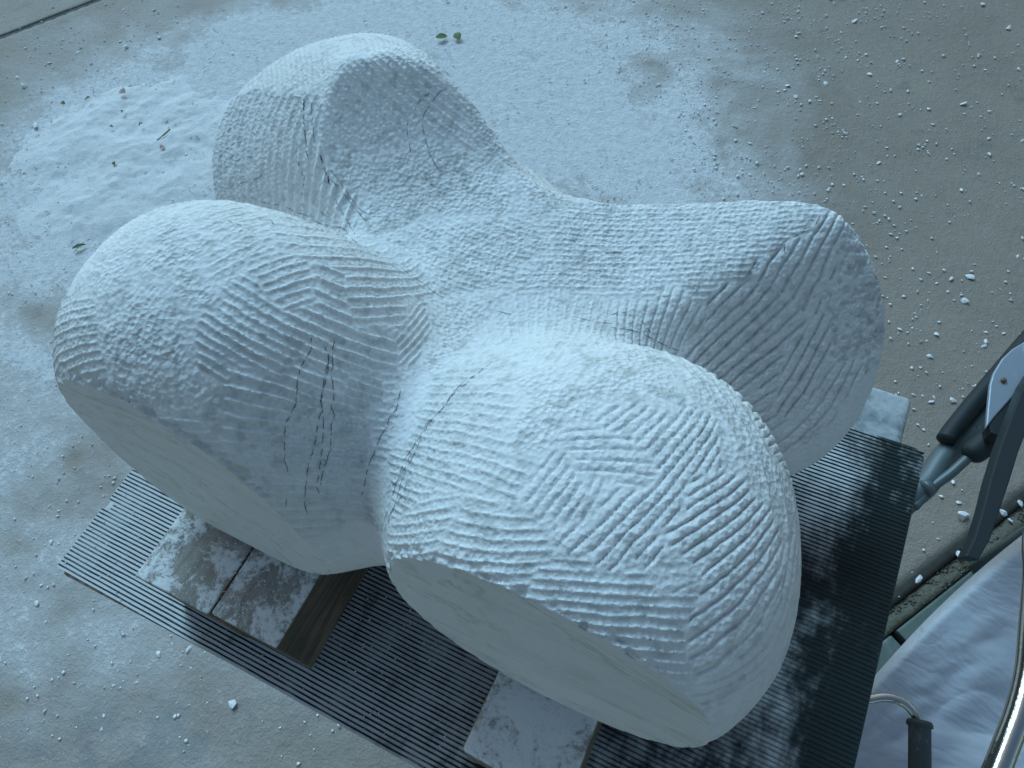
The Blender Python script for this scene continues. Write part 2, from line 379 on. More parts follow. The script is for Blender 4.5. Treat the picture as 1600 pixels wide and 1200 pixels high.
def sgrad(P, cut=True, e=.0012):
    # tetrahedral differences: 4 evaluations
    g = 0
    for s in ((1, -1, -1), (-1, -1, 1), (-1, 1, -1), (1, 1, 1)):
        s = np.array(s, float); g = g + s * sdf(P + s * e, cut)[:, None]
    return g / (np.linalg.norm(g, axis=1, keepdims=True) + 1e-12)
def hit(pts):
    rd = rays(pts); t = np.full(len(rd), .2)
    for i in range(80): t += sdf(CAMP + rd * t[:, None]) * .85
    return CAMP + rd * t[:, None]

def surface_nets(g):
    lo = np.array([-.43, -.165, .07]); hi = np.array([.34, .37, .375]); n = np.ceil((hi - lo) / g).astype(int) + 1
    ax = [lo[k] + np.arange(n[k]) * g for k in range(3)]
    c = 8; cx = [a[::c] for a in ax]; G = np.stack(np.meshgrid(*cx, indexing='ij'), -1); D = sdf(G)
    Df = np.repeat(np.repeat(np.repeat(D, c, 0), c, 1), c, 2)[:n[0], :n[1], :n[2]]
    msk = np.abs(Df) < g * c * 1.9; I = np.argwhere(msk); out = Df.copy()
    for s in range(0, len(I), 400000):
        j = I[s:s + 400000]; out[tuple(j.T)] = sdf(lo + j * g)
    D = out; S = D < 0
    cell = np.zeros(np.array(D.shape) - 1, np.int8)
    for dx in (0, 1):
        for dy in (0, 1):
            for dz in (0, 1): cell += S[dx:D.shape[0] - 1 + dx, dy:D.shape[1] - 1 + dy, dz:D.shape[2] - 1 + dz]
    A = np.argwhere((cell > 0) & (cell < 8)); vid = np.full(cell.shape, -1, np.int32); vid[tuple(A.T)] = np.arange(len(A))
    V = lo + (A + .5) * g
    Q = []
    for k in range(3):
        a, b = (k + 1) % 3, (k + 2) % 3
        sl0 = [slice(None)] * 3; sl1 = [slice(None)] * 3; sl0[k] = slice(0, -1); sl1[k] = slice(1, None)
        ch = S[tuple(sl0)] != S[tuple(sl1)]
        E_ = np.argwhere(ch); E_ = E_[(E_[:, a] > 0) & (E_[:, b] > 0) & (E_[:, a] < cell.shape[a]) & (E_[:, b] < cell.shape[b])]
        def vv(da, db):
            q = E_.copy(); q[:, a] -= da; q[:, b] -= db; return vid[tuple(q.T)]
        q = np.stack([vv(1, 1), vv(0, 1), vv(0, 0), vv(1, 0)], -1)
        s = S[tuple(E_.T)]; q[~s] = q[~s][:, ::-1]; Q.append(q)
    return V, np.vstack(Q)
def subdiv(V, Q):
    e = np.stack([Q, np.roll(Q, -1, 1)], -1).reshape(-1, 2); es = np.sort(e, 1); key = es[:, 0].astype(np.int64) * len(V) + es[:, 1]
    u, idx, inv = np.unique(key, return_index=True, return_inverse=True); em = (V[es[idx, 0]] + V[es[idx, 1]]) / 2
    fc = V[Q].mean(1); n0 = len(V); n1 = n0 + len(u); inv = inv.reshape(-1, 4); m = inv + n0; c = n1 + np.arange(len(Q))
    out = []
    for k in range(4): out.append(np.stack([Q[:, k], m[:, k], c, m[:, k - 1]], -1))
    return np.vstack([V, em, fc]), np.vstack(out)

# tool marks. Each region: kind, depth (mm), samples (x, y, direction in degrees, spacing in px of the photo)
REG = [
 ('r', .32, [(105,520,18,14),(130,480,10,14),(108,570,28,13),(120,540,14,14)]),
 ('r', .30, [(180,430,86,11),(205,390,78,11),(168,450,88,11),(213,352,62,10),(195,370,72,11),(150,440,70,11)]),
 ('p', .75, [(250,480,0,12),(280,560,0,12),(330,640,0,12),(230,620,0,12),(200,520,0,12),(300,600,0,12),(240,570,0,12),(280,640,0,12)]),
 ('p', .50, [(250,400,0,10),(290,450,0,10),(270,360,0,10),(310,390,0,10)]),
 ('r', .30, [(370,350,24,12),(405,378,18,12),(355,395,30,12),(320,345,20,12)]),
 ('r', .42, [(468,352,-8,12),(500,388,-8,12),(560,405,4,12),(620,408,12,14),(580,450,6,14),(640,430,10,13),(600,470,3,14),(625,500,2,14),(560,480,0,14),(450,372,-4,12)]),
 ('r', .42, [(460,430,20,14),(448,450,20,13),(440,412,14,13)]),
 ('r', .68, [(400,480,-34,14),(450,520,-31,14),(520,560,-22,14),(565,550,-18,14),(370,520,-31,14),(605,540,-18,13),(505,440,-18,13),(530,480,-20,14),(330,560,-30,15),(420,560,-27,15)]),
 ('r', .75, [(400,605,-20,15),(450,640,-13,15),(505,660,-11,15),(550,660,-14,15),(380,645,-8,15),(370,690,-4,14),(450,720,-2,13),(510,740,-2,13),(480,600,-20,15),(580,610,-18,14),(430,680,-4,14),(540,720,-6,14)]),
 ('r', .40, [(622,530,46,10),(645,515,48,10),(635,545,46,10)]),
 ('r', .30, [(600,650,-8,14),(590,710,-10,14),(612,610,-8,14)]),
 ('s', .12, [(530,850,0,12),(545,870,0,12),(570,840,0,12)]),
 ('r', .60, [(440,765,-1,12),(500,770,-2,12),(460,800,2,12),(540,770,-5,12),(400,735,-2,12),(490,825,4,12),(555,800,-4,12)]),
 ('r', .62, [(330,700,-2,13),(360,740,0,12),(280,660,-8,13)]),
 ('s', .30, [(640,600,0,10),(630,660,0,10),(600,760,0,10)]),
 ('r', .46, [(700,600,2,15),(730,650,-6,15),(660,690,-14,14),(625,735,-24,14),(700,710,-12,14),(770,700,-16,14),(640,770,-26,14),(760,650,-8,15),(800,740,-18,14),(720,750,-18,14),(680,640,-3,15)]),
 ('r', .42, [(655,805,8,15),(680,830,8,15),(690,800,12,15),(640,830,4,15)]),
 ('r', .46, [(745,812,-16,15),(770,850,-8,15),(830,812,6,14),(840,840,2,14),(800,870,0,14),(700,862,-8,14),(740,860,-10,14)]),
 ('r', .50, [(900,885,-3,16),(960,930,-3,17),(1000,960,-3,17),(920,950,-4,17),(1030,1010,-5,16),(1060,1035,-5,16),(870,920,-4,16),(1050,900,0,16),(1060,950,-2,17),(990,905,-2,16)]),
 ('v', .65, [(920,683,3,15),(970,690,0,15),(930,720,-3,16),(985,715,-3,16)]),
 ('v', .75, [(850,775,52,15),(885,785,58,15),(870,750,50,15),(910,775,60,14),(840,800,50,15)]),
 ('v', .85, [(960,815,46,16),(1000,785,45,16),(1050,725,48,16),(900,850,46,15),(1010,680,40,15),(960,650,38,15),(1080,705,56,14),(1015,865,50,15),(1040,780,45,16),(1000,640,38,15),(960,880,48,15),(1110,680,60,13)]),
 ('v', .85, [(1100,780,32,16),(1080,835,30,16),(1150,800,38,16),(1050,905,30,15),(1130,895,42,17),(1100,965,38,17),(1185,870,52,15),(1155,955,48,16),(1095,1020,34,16),(1130,1035,28,15),(1200,820,55,13),(1120,830,32,16),(1200,930,60,13)]),
 ('r', .34, [(1145,690,95,11),(1178,720,100,10),(1200,765,100,9),(1110,625,125,11),(1140,650,112,10),(1080,600,140,12),(1225,810,95,9),(1193,695,124,8),(1158,642,128,8),(1122,600,134,8),(1215,745,112,8),(1090,574,140,9)]),
 ('v', .50, [(1240,860,84,8),(1235,920,76,9),(1215,990,66,10)]),
 ('p', .50, [(950,600,0,9),(900,560,0,9),(1000,620,0,9),(850,650,0,9),(880,620,0,9),(1040,600,0,9),(820,680,0,9),(850,580,0,9),(920,640,0,9),(1000,560,0,9)]),
 ('r', .28, [(872,480,84,13),(832,500,82,13),(800,512,100,14),(775,530,112,14),(900,480,76,12),(850,520,80,13)]),
 ('r', .25, [(900,535,50,12),(870,560,48,12),(940,530,30,12)]),
 ('c', .34, [(720,520,-40,10),(740,480,-30,10),(680,560,-48,10),(700,540,-45,10)]),
 ('c', .46, [(700,400,-22,9),(760,420,-12,9),(800,380,-14,9),(720,440,-20,9),(660,380,-28,9),(740,360,-25,9)]),
 ('c', .48, [(950,400,0,9),(1050,400,2,9),(1150,380,3,9),(900,350,-3,8),(1000,450,3,10),(850,430,-4,9),(1200,350,4,8),(1245,338,4,8),(1195,378,4,9),(1145,415,4,9),(1085,447,2,9),(950,340,-1,7),(1080,345,1,7),(900,440,0,9)]),
 ('c', .62, [(600,150,-48,11),(560,140,-56,11),(640,170,-44,10),(580,210,-50,11),(700,200,-44,9),(620,100,-35,9),(540,190,-60,11)]),
 ('p', .65, [(600,270,0,8),(560,260,0,8),(650,300,0,8),(700,290,0,8),(620,330,0,8),(740,310,0,8),(590,330,0,8),(690,240,0,8),(780,300,0,8)]),
 ('c', .35, [(820,275,-42,7),(780,220,-44,7),(850,310,-35,7),(740,180,-44,7)]),
 ('r', 1.0, [(400,225,84,9),(470,235,86,12),(440,180,68,11),(400,155,64,10),(380,240,85,9),(498,290,82,13),(362,265,88,8),(530,330,76,12),(430,275,88,12),(475,180,75,12),(500,330,80,13),(450,300,86,12),(345,250,90,7)]),
 ('r', .24, [(480,105,98,8),(450,100,98,8),(520,85,98,8),(420,120,92,8),(510,115,92,9)]),
 ('v', .60, [(1055,475,68,14),(1030,495,74,14),(1000,490,76,13),(1070,500,62,15)]),
 ('v', 1.25, [(1120,520,46,17),(1180,480,42,17),(1150,560,40,17),(1200,540,42,17),(1120,590,38,16),(1230,500,44,17),(1150,470,44,16),(1100,545,46,16),(1180,590,36,16)]),
 ('v', 1.3, [(1250,440,64,15),(1285,415,72,14),(1300,360,58,14),(1220,410,56,15),(1270,470,64,15)]),
 ('v', 1.15, [(1250,600,58,15),(1270,555,60,15),(1290,520,64,15),(1225,640,55,15)]),
 ('v', .9, [(1185,630,34,15),(1210,665,26,15),(1165,625,34,14)]),
 ('p', 1.7, [(1330,480,0,13),(1320,550,0,13),(1350,420,0,12),(1310,510,0,13),(1330,390,0,13),(1345,540,0,12),(1365,500,0,11),(1300,460,0,12)]),
 ('s', .15, [(1285,705,0,12),(1345,625,0,12),(1245,720,0,12),(1150,1105,0,12),(1130,1130,0,12)]),
 ('v', .55, [(1140,1062,24,14),(1185,1010,48,12),(1170,1050,35,13),(1205,1000,58,11)]),
 ('v', .75, [(1262,655,50,15),(1300,610,58,14),(1205,690,22,14),(1320,580,62,12),(1235,685,34,14)]),
]
def mark_displacement(V, N):
    """returns displacement (m) and roughness / bruise attributes for every vertex"""
    pts, own, amp, kin = [], [], [], []; fits = []; NW = .028
    for ri, (kd, am, S) in enumerate(REG):
        xy = np.array([(s[0], s[1]) for s in S], float); P = hit(xy); Nn = sgrad(P, False)
        pts.append(np.hstack([P, NW * Nn])); own += [ri] * len(S); amp += [am] * len(S)
        if kd in 'ps': fits.append(None); continue
        rows, rhs = [], []; cen = P.mean(0); scl = .08
        def gradrow(q, d):   # directional derivative of the basis (linear + quadratic)
            x, y, z = (q - cen) / scl; a, b, c = d / scl
            return np.array([a, b, c, 2 * x * a, 2 * y * b, 2 * z * c, x * b + y * a, y * c + z * b, x * c + z * a])
        for s, p, n in zip(S, P, Nn):
            th = math.radians(s[2]); dx, dy = math.cos(th), -math.sin(th); px, py = -dy, dx
            def tang(qx, qy):
                r = rays((qx, qy))[0]; t = ((p - CAMP) @ n) / (r @ n); return CAMP + t * r
            tv = tang(s[0] + dx * 6, s[1] + dy * 6) - p; bv = tang(s[0] + px * 6, s[1] + py * 6) - p
            lt = np.linalg.norm(tv)
            rows.append(gradrow(p, tv / lt * .008) * 2); rhs.append(0.)
            rows.append(gradrow(p, bv)); rhs.append(6. / s[3])
            rows.append(gradrow(p, n * .008) * .15); rhs.append(0.)
        for k in range(3, 9):
            r = np.zeros(9); r[k] = .03 if len(S) > 3 else 1.; rows.append(r); rhs.append(0.)
        c = np.linalg.lstsq(np.array(rows), np.array(rhs), rcond=None)[0]; fits.append((c, cen, scl))
    pts = np.vstack(pts); own = np.array(own); amp = np.array(amp)
    n = len(V); jit = np.stack([fbm(V, .016, 90 + k, 2) - .5 for k in range(3)], -1) * .013
    W = np.hstack([V + jit, NW * N])
    r1 = np.empty(n, int); gap = np.empty(n); nd = np.empty(n)
    for s in range(0, n, 60000):
        q = W[s:s + 60000]; d = ((q ** 2).sum(1)[:, None] - 2 * q @ pts.T + (pts ** 2).sum(1)[None]); d = np.sqrt(np.maximum(d, 0))
        dr = np.full((len(q), len(REG)), 9.)
        for ri in range(len(REG)): dr[:, ri] = d[:, own == ri].min(1)
        o = np.argpartition(dr, 1, axis=1)[:, :2]; v2 = np.take_along_axis(dr, o, 1); sw = v2[:, 0] > v2[:, 1]
        o[sw] = o[sw][:, ::-1]; v2 = np.sort(v2, 1); r1[s:s + 60000] = o[:, 0]; gap[s:s + 60000] = v2[:, 1] - v2[:, 0]; nd[s:s + 60000] = v2[:, 0]
    disp = np.zeros(n); cell = vnoise(V, .0032, 5); cell2 = vnoise(V, .0021, 6); lump = fbm(V, .011, 8, 2); warp = fbm(V, .014, 3, 2) - .5; warp2 = vnoise(V, .004, 31) - .5
    edge = .15 + .85 * sstep(0, .0032, gap)
    for ri, (kd, am, S) in enumerate(REG):
        k = r1 == ri
        if not k.any(): continue
        a = am * .001
        if kd in 'rvc':
            c, cen, scl = fits[ri]; q = (V[k] - cen) / scl
            ph = q @ c[:3] + (q * q) @ c[3:6] + c[6] * q[:, 0] * q[:, 1] + c[7] * q[:, 1] * q[:, 2] + c[8] * q[:, 0] * q[:, 2]
            ph = ph + warp[k] * .35 + warp2[k] * .07
            sn = np.abs(np.sin(np.pi * ph)); band = np.floor(ph)
            wl = .50 if np.mean([q_[3] for q_ in S]) < 12 else .38; on = _hash(band.astype(np.int64), np.zeros(len(band), np.int64), np.zeros(len(band), np.int64), ri)   # strokes differ
            pres = .25 + .75 * sstep(.12, .30, fbm(V[k] + band[:, None] * .037, .022, 60 + ri, 2))     # strokes start and stop
            if kd == 'r':   # thin raised ridges between broad flat channels
                f = np.exp(-((1 - sn) / .16) * 1.0) * 0; rr = np.exp(-(sn / wl) ** 2); f = rr * pres * (.85 + .3 * on) - .35
                f = f * 1.75 + (cell[k] - .5) * .35 * (1 - rr) + (cell2[k] - .5) * .3
            elif kd == 'v':  # rounded bands parted by sharp valleys
                rr = np.exp(-(sn / .30) ** 2); f = -rr * pres * (.95 + .5 * on) + .22 * sn + (cell[k] - .5) * .45 + (cell2[k] - .5) * .4
            else:            # crossed fine rows of punch marks
                rr = np.exp(-(sn / .5) ** 2); f = rr * 1.15 * pres + (cell[k] - .5) * .75 + (cell2[k] - .5) * .6
            disp[k] = a * f * 1.36 * edge[k]
        elif kd == 'p':
            f = -sstep(.50, .78, cell[k]) * .9 + (cell2[k] - .5) * .8 + (vnoise(V[k], .0055, 77) - .5) * .6 + .3; disp[k] = .75 * a * f * edge[k]
        else:
            disp[k] = a * ((cell[k] - .5) * 1.3 + (cell2[k] - .5))
    raw = disp / .001
    disp += (lump - .5) * .0004 + (fbm(V, .045, 12, 2) - .5) * .0014
    rough = np.array([{'r': .75, 'v': .8, 'c': .95, 'p': 1., 's': .28}[REG[i][0]] for i in range(len(REG))])[r1]
    rough = .45 + (rough - .45) * sstep(0, .02, gap)
    far = sstep(.05, .09, nd); rough = rough * (1 - far) + .5 * far
    kb = np.array([{'r': .75, 'v': .75, 'c': .9, 'p': 1., 's': .3}[REG[i][0]] for i in range(len(REG))])[r1]
    blotch_shade = sstep(.15, -.75, raw) * .55 * kb + sstep(.52, .75, fbm(V, .006, 44, 2)) * .75 * kb + sstep(.55, .75, cell2) * .25 * kb  # painted shade darkens grooves and pits; noise terms add real grey blotches
    blotch_shade = np.clip(blotch_shade, 0, 1)
    return disp, rough, blotch_shade

def build_stone():
    V, Q = surface_nets(.0019)
    for i in range(3): V = V - sgrad(V) * sdf(V)[:, None] * .9
    V, Q = subdiv(V, Q)
    V = V - sgrad(V) * sdf(V)[:, None] * .95
    print('stone verts', len(V), 'quads', len(Q), round(time.time() - T0, 1))
    g = gcut(V); dn = sdf(V, False); oncut = (g > -.0007)
    N = sgrad(V, False, .002)
    disp, rough, blotch_shade = mark_displacement(V, N)
    # pull the rim in and out a little (broken arris), leave the sawn plane flat
    inner = oncut & (dn < -.0016)
    chipn = fbm(V, .008, 71, 3)
    near = sstep(.006, .0, np.abs(g)) * sstep(.006, .0, np.abs(dn))
    disp = disp - near * sstep(.48, .75, chipn) * .0034
    D = N * disp[:, None]; D[oncut] -= (D[oncut] @ CN)[:, None] * CN
    D[inner] = 0
    under = V[:, 2] < ZB + .006; D[under, 2] = 0
    V2 = V + D
    m = oncut[Q].all(1) & (dn[Q].mean(1) < -.0004)
    fc = V[Q].mean(1); left = fc[:, 0] < -.012
    root = empty('carved_stone', (0, 0, H + ZB))
    tag(root, 'large white marble carving of four rounded lobes covered in tooth chisel grooves', 'sculpture')
    off = np.array([0, 0, ZB])
    def sub(name, mask, mat):
        q = Q[mask]; u, inv = np.unique(q, return_inverse=True); me = mesh_np(name, V2[u] - off, inv.reshape(q.shape))
        attr(me, 'rough', rough[u]); attr(me, 'blotch_shade', blotch_shade[u]); return link(name, me, mat, root)
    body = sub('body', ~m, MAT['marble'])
    for s_, lb in ((left, 'flat smooth sawn face under the left lobe, with faint brown veins'), (~left, 'flat smooth sawn face under the front lobe, with white scratches')):
        o = sub('sawn_face', m & s_, MAT['sawn']); o['label'] = lb
    return root, V2, Q
stone, SV, SQ = build_stone()
print('stone built', round(time.time() - T0, 1))

# ---- pencil lines drawn over the ridges
PL = [
 [(486,527),(486,545),(472,570),(465,595),(462,630),(455,645),(446,665),(445,682)], [(444,690),(445,710),(444,718),(449,732),(448,745)], [(447,780),(447,795)],
 [(507,542),(512,555),(513,565),(508,585),(504,610),(501,628),(505,640),(499,650),(494,680),(489,705),(482,725),(480,740),(478,757),(476,785),(480,802)],
 [(514,553),(512,580),(506,605),(502,630),(505,655),(504,690),(500,725),(497,745),(495,760),(499,772)],
 [(522,533),(519,555),(520,570),(517,583),(520,600),(521,625),(517,638),(523,648),(518,660),(517,690),(515,705),(505,735),(502,750),(500,765)],
 [(626,610),(622,625),(619,640),(609,652),(604,668),(594,683),(586,705),(577,725),(572,745),(569,760),(565,775)],
 [(770,565),(757,575),(745,585),(725,597),(710,612),(695,635),(680,650),(665,665),(655,685),(645,700),(635,715),(627,735),(620,755),(613,775),(605,800),(595,830)],
 [(735,595),(715,610),(700,625),(690,640),(672,660),(660,680),(652,700),(643,718),(635,735),(627,755),(617,790),(607,810),(600,835)],
 [(650,690),(640,715),(628,742),(612,762),(604,772)], [(636,755),(628,775),(612,800),(604,830)],
 [(905,497),(925,502),(945,505),(968,505)], [(955,512),(980,515),(1000,520),(1020,530),(1040,540),(1060,548)], [(955,492),(965,489),(978,488)], [(1003,502),(1018,522)],
 [(392,308),(412,316),(432,320),(450,325),(462,332),(475,335),(485,340),(497,348),(510,352),(530,355),(540,360),(548,372),(562,382),(580,390),(602,400)],
 [(627,418),(640,430),(660,442),(680,458),(698,467)], [(762,483),(780,487),(800,492)],
 [(500,242),(507,262),(510,275)], [(512,275),(517,298)], [(515,265),(530,282),(545,305),(560,325),(572,333)], [(517,280),(535,300),(550,320),(560,332),(572,345),(583,350)],
 [(524,310),(530,325),(540,340),(545,350),(555,366)],
 [(475,155),(475,185),(477,210),(480,245)], [(487,160),(488,190),(492,225)], [(465,225),(463,245),(470,265),(474,280),(470,312)], [(478,270),(474,292)],
 [(415,149),(435,153),(450,155),(462,151),(472,153)], [(345,215),(355,205),(368,198)], [(342,248),(352,236),(365,225),(385,220)], [(344,262),(355,250),(370,240)],
 [(347,265),(360,258),(380,247),(395,245)], [(378,190),(390,203),(402,212)], [(372,288),(390,282),(405,278),(410,270)], [(347,170),(360,163),(380,165)],
 [(722,137),(705,138),(690,142),(680,152),(672,165),(663,178),(660,195),(664,215),(670,235),(677,252),(687,267)], [(672,145),(655,158),(648,172)],
 [(637,190),(636,205),(639,222),(642,240)], [(663,275),(672,287),(680,292)],
 [(1165,433),(1172,423),(1186,408)], [(1170,430),(1180,418),(1188,410)], [(1210,392),(1222,380),(1240,370),(1257,362),(1270,358),(1275,350),(1282,335)], [(1225,382),(1227,402)],
 [(1036,464),(1052,461)], [(955,396),(972,394)], [(500,330),(510,338),(516,345)], [(355,345),(378,353)], [(420,342),(430,352)],
]
bvh = BVHTree.FromPolygons([Vector(v) for v in SV.tolist()], SQ.tolist())
print('bvh', round(time.time() - T0, 1))
def on_stone(px, py):
    r = rays((px, py))[0]; h = bvh.ray_cast(Vector(CAMP), Vector(r)); return h
for li, pl in enumerate(PL):
    P = catmull([np.array([a, b, 0.]) for a, b in pl], 10)[:, :2]
    L = np.concatenate([[0], np.cumsum(np.linalg.norm(np.diff(P, axis=0), axis=1))]); s = np.arange(0, L[-1], 1.6)
    P = np.stack([np.interp(s, L, P[:, 0]), np.interp(s, L, P[:, 1])], -1)
    ph = rnd.uniform(0, 9); P[:, 0] += .55 * np.sin(s * .42 + ph) * np.sin(s * .13 + ph) + .5 * np.sin(s * .9 + 2 * ph)
    V, Qd = [], []; run = []; pen = True; nxt = rnd.uniform(8, 22); faint = 1.
    def flush(run):
        if len(run) < 3: return
        b = len(V); n = len(run)
        for i, (p, nn) in enumerate(run):
            t = run[min(i + 1, n - 1)][0] - run[max(i - 1, 0)][0]; sd_ = t.cross(nn)
            if sd_.length < 1e-9: sd_ = Vector((1, 0, 0))
            sd_.normalize(); wd = (.00019 if li not in (18, 19, 23) else .0004) * (.45 + .75 * math.sin(math.pi * (i + .6) / (n + .2))) * rnd.uniform(.7, 1.2)
            V.append(p + sd_ * wd); V.append(p - sd_ * wd)
        for i in range(n - 1): Qd.append((b + 2 * i, b + 2 * i + 1, b + 2 * i + 3, b + 2 * i + 2))
    for i, (x, y) in enumerate(P):
        nxt -= 1.6
        if nxt < 0: pen = not pen; nxt = rnd.uniform(9, 34) if pen else rnd.uniform(2, 5)
        h = on_stone(x, y)
        if h[0] is None or not pen or (run and (h[0] - run[-1][0]).length > .006): flush(run); run = []; continue
        run.append((h[0] + h[1] * .00028, h[1]))
    flush(run)
    if V:
        me = mesh_np('pencil_line', np.array([list(v) for v in V]) - np.array([0, 0, ZB]), np.array(Qd)); link('pencil_line', me, MAT['graphite'], stone)
print('pencil', round(time.time() - T0, 1))

# ------------------------------------------------------------------ ribbed mat, plywood, steel plate
MX, MY = .3533, .2162
mat = empty('ribbed_mat', (0, 0, H))
tag(mat, 'black ribbed rubber mat with white marble dust in its grooves', 'rubber mat')
# base sheet with a small bite out of its left edge
bx = [(-MX, -MY), (MX - .006, -MY), (MX, -MY + .006), (MX, MY - .008), (MX - .008, MY), (-MX, MY), (-MX, -.142), (-MX + .003, -.1415), (-MX + .0035, -.150), (-MX, -.151)]
me = prism_mesh('mat_sheet', [(x, y, -.00035) for x, y in bx], (0, 0, -.0034), 0); link('mat_sheet', me, MAT['mat'], mat)
def rib_mesh(seed):
    r = random.Random(seed); n = 60; xs = np.linspace(-MX + .0005, MX - .0012, n); V = []
    prof = [(-.00085, -.0013), (-.00070, -.0001), (-.00030, .0003), (.00030, .0003), (.00070, -.0001), (.00085, -.0013)]
    for i, x in enumerate(xs):
        P = np.array([[x, seed * 1.7, 0]]); dy = (vnoise(P, .02, 3)[0] - .5) * .0005; wv = .86 + .35 * vnoise(P, .012, 4)[0]; hz = (vnoise(P, .015, 9)[0] - .5) * .0003
        for a, b in prof: V.append((x, a * wv + dy, b + (hz if b > -.001 else 0)))
    m = len(prof); Qd = [(i * m + k, (i + 1) * m + k, (i + 1) * m + k + 1, i * m + k + 1) for i in range(n - 1) for k in range(m - 1)]
    return mesh_np('rib', np.array(V), np.array(Qd)), m, n
ribs = []
for s_ in range(8):
    me, m_, n_ = rib_mesh(s_); me.materials.append(MAT['rib']); ribs.append(me)
NR = 112; pitch = (2 * MY - .002) / NR
for i in range(NR):
    y = -MY + .001 + pitch * (i + .5)
    o = link('rib', ribs[rnd.randrange(8)], None, mat, (0, y, 0))
    if -.151 < y < -.1405: o.scale.x = .985; o.location.x = .003
ply = link('plywood_board', box_mesh('plywood_board', -MX + .004, MX - .003, -MY + .0015, MY - .006, H - .0218, H - .0039, .003, 2, .001, 2), MAT['ply'])
ply.rotation_euler.z = .013
tag(ply, 'pale plywood board under the black ribbed mat, its edge showing at the lower left corner', 'board')
plate = empty('lift_table_top', (.12, .05, H - .03))
tag(plate, 'grey painted steel table plate sticking out behind the right end of the ribbed mat', 'steel plate')
a, b, c = at(1360, 606, H - .022), at(1427, 616, H - .022), at(1412, 690, H - .022)
x1 = (b[0] + c[0]) / 2; y1 = (a[1] + b[1]) / 2
me = box_mesh('top_plate', -.30 - .12, x1 - .12, -.18 - .05, y1 - .05, -.06, .0080, .007, 4); link('top_plate', me, MAT['plate'], plate)
for sx in (-1, 1):
    for sy in (-1, 1):
        me = box_mesh('leg', sx * .13 - .02 - .1, sx * .13 + .02 - .1, sy * .12 - .02, sy * .12 + .02, -(H - .03) + .0, -.062, .003); link('leg', me, MAT['plate'], plate)

# ------------------------------------------------------------------ timber blocks under the stone
def block(name, x0, x1, y0, y1, zt, matn, label, split=None, bev=.003, rz=0.):
    cx, cy = (x0 + x1) / 2, (y0 + y1) / 2; r = empty(name, (cx, cy, H + .0004), rz); tag(r, label, 'wood block')
    if split is None:
        link('timber', box_mesh('timber', x0 - cx, x1 - cx, y0 - cy, y1 - cy, 0, zt, bev, 3, .0022, 5), MAT[matn], r)
    return r
b1 = empty('wood_block', (-.14, -.02, H + .0004)); tag(b1, 'dark weathered wooden block with a crack, under the left lobe of the stone', 'wood block')
link('timber', box_mesh('timber', -.0735, .0035, -.172, .175, 0, .0845, .0025, 3, .0020, 6), MAT['wood1'], b1)
tb = link('timber', box_mesh('timber', .0042, .0690, -.170, .175, 0, .0838, .0025, 3, .0020, 6), MAT['wood1'], b1); tb.rotation_euler.z = .004
b2 = empty('wood_block', (.134, -.02, H + .0004)); tag(b2, 'square wooden block thickly covered in white dust, under the front lobe of the stone', 'wood block')
link('timber', box_mesh('timber', -.043, .037, -.172, .175, 0, .0845, .005, 4, .0028, 6), MAT['wood2'], b2)

# ------------------------------------------------------------------ floor
def P0(px, py): return at(px, py, 0.)
xs = np.concatenate([[-7, -5, -4], np.arange(-3.2, 1.2, .010), [1.6, 3, 6]]); ys = np.concatenate([[-6, -3, -1.5], np.arange(-1.0, 2.6, .010), [3, 4, 6]])
GX, GY = np.meshgrid(xs, ys, indexing='ij'); GP = np.stack([GX, GY, 0 * GX], -1)
def proj(P):
    q = (P - (CAMP + np.array([0, 0, H]))) @ RM; q2 = np.maximum(q[..., 2], 1e-3); return q[..., 0] / q2 * F + 800, q[..., 1] / q2 * F + 600
# dust cover, plus window brightness painted in at the left, laid out on the floor by soft blobs (centre, radii in metres, angle, weight)
def blob(P, c, rx, ry, ang, wgt, pw=2.):
    d = P[..., :2] - np.array(c[:2]); ca, sa = math.cos(ang), math.sin(ang); u = d[..., 0] * ca + d[..., 1] * sa; v = -d[..., 0] * sa + d[..., 1] * ca
    return wgt * np.exp(-((np.abs(u) / rx) ** pw + (np.abs(v) / ry) ** pw))
def near_px(px, py): return P0(px, py)
def dust_field(P):
    c = near_px; d = 0
    for (px, py, rx, ry, an, wt) in ((230, 260, .42, .36, .3, 1.3), (330, 200, .36, .32, .2, 1.2), (200, 340, .30, .18, .9, 1.1), (470, 60, .42, .20, .5, .85), (640, 40, .50, .20, .4, .7),
                                     (800, 140, .34, .20, .3, .85), (880, 240, .34, .16, .1, .95), (760, 60, .40, .22, .2, .8), (960, 60, .40, .24, .3, .45), (980, 280, .30, .16, 0, .6), (900, 180, .3, .2, 0, .5),
                                     (1100, 220, .24, .34, 0, .22), (40, 290, .22, .09, .6, .7), (60, 480, .9, .50, .8, .30), (30, 720, .9, .6, .8, .28), (60, 950, .6, .5, .8, .22), (250, 1050, .5, .3, -.3, .12), (150, 60, .7, .5, .3, .26)):
        d = d + blob(P, c(px, py), rx, ry, an, wt)
    return d
D0 = dust_field(GP)
st = np.stack([GX * .5 + GY * 1.1, GX - GY * .4, 0 * GX], -1)
sweep = fbm(GP * np.array([1., 1.7, 1.]), .16, 3, 4); fine = fbm(GP, .05, 9, 3)
fin2 = fbm(GP, .11, 19, 4); dust = np.clip(D0 * (0.25 + 1.4 * sweep) + ((fine - .5) * .6 + (fin2 - .5) * 1.0) * sstep(.25, .8, D0), 0, 1.3)
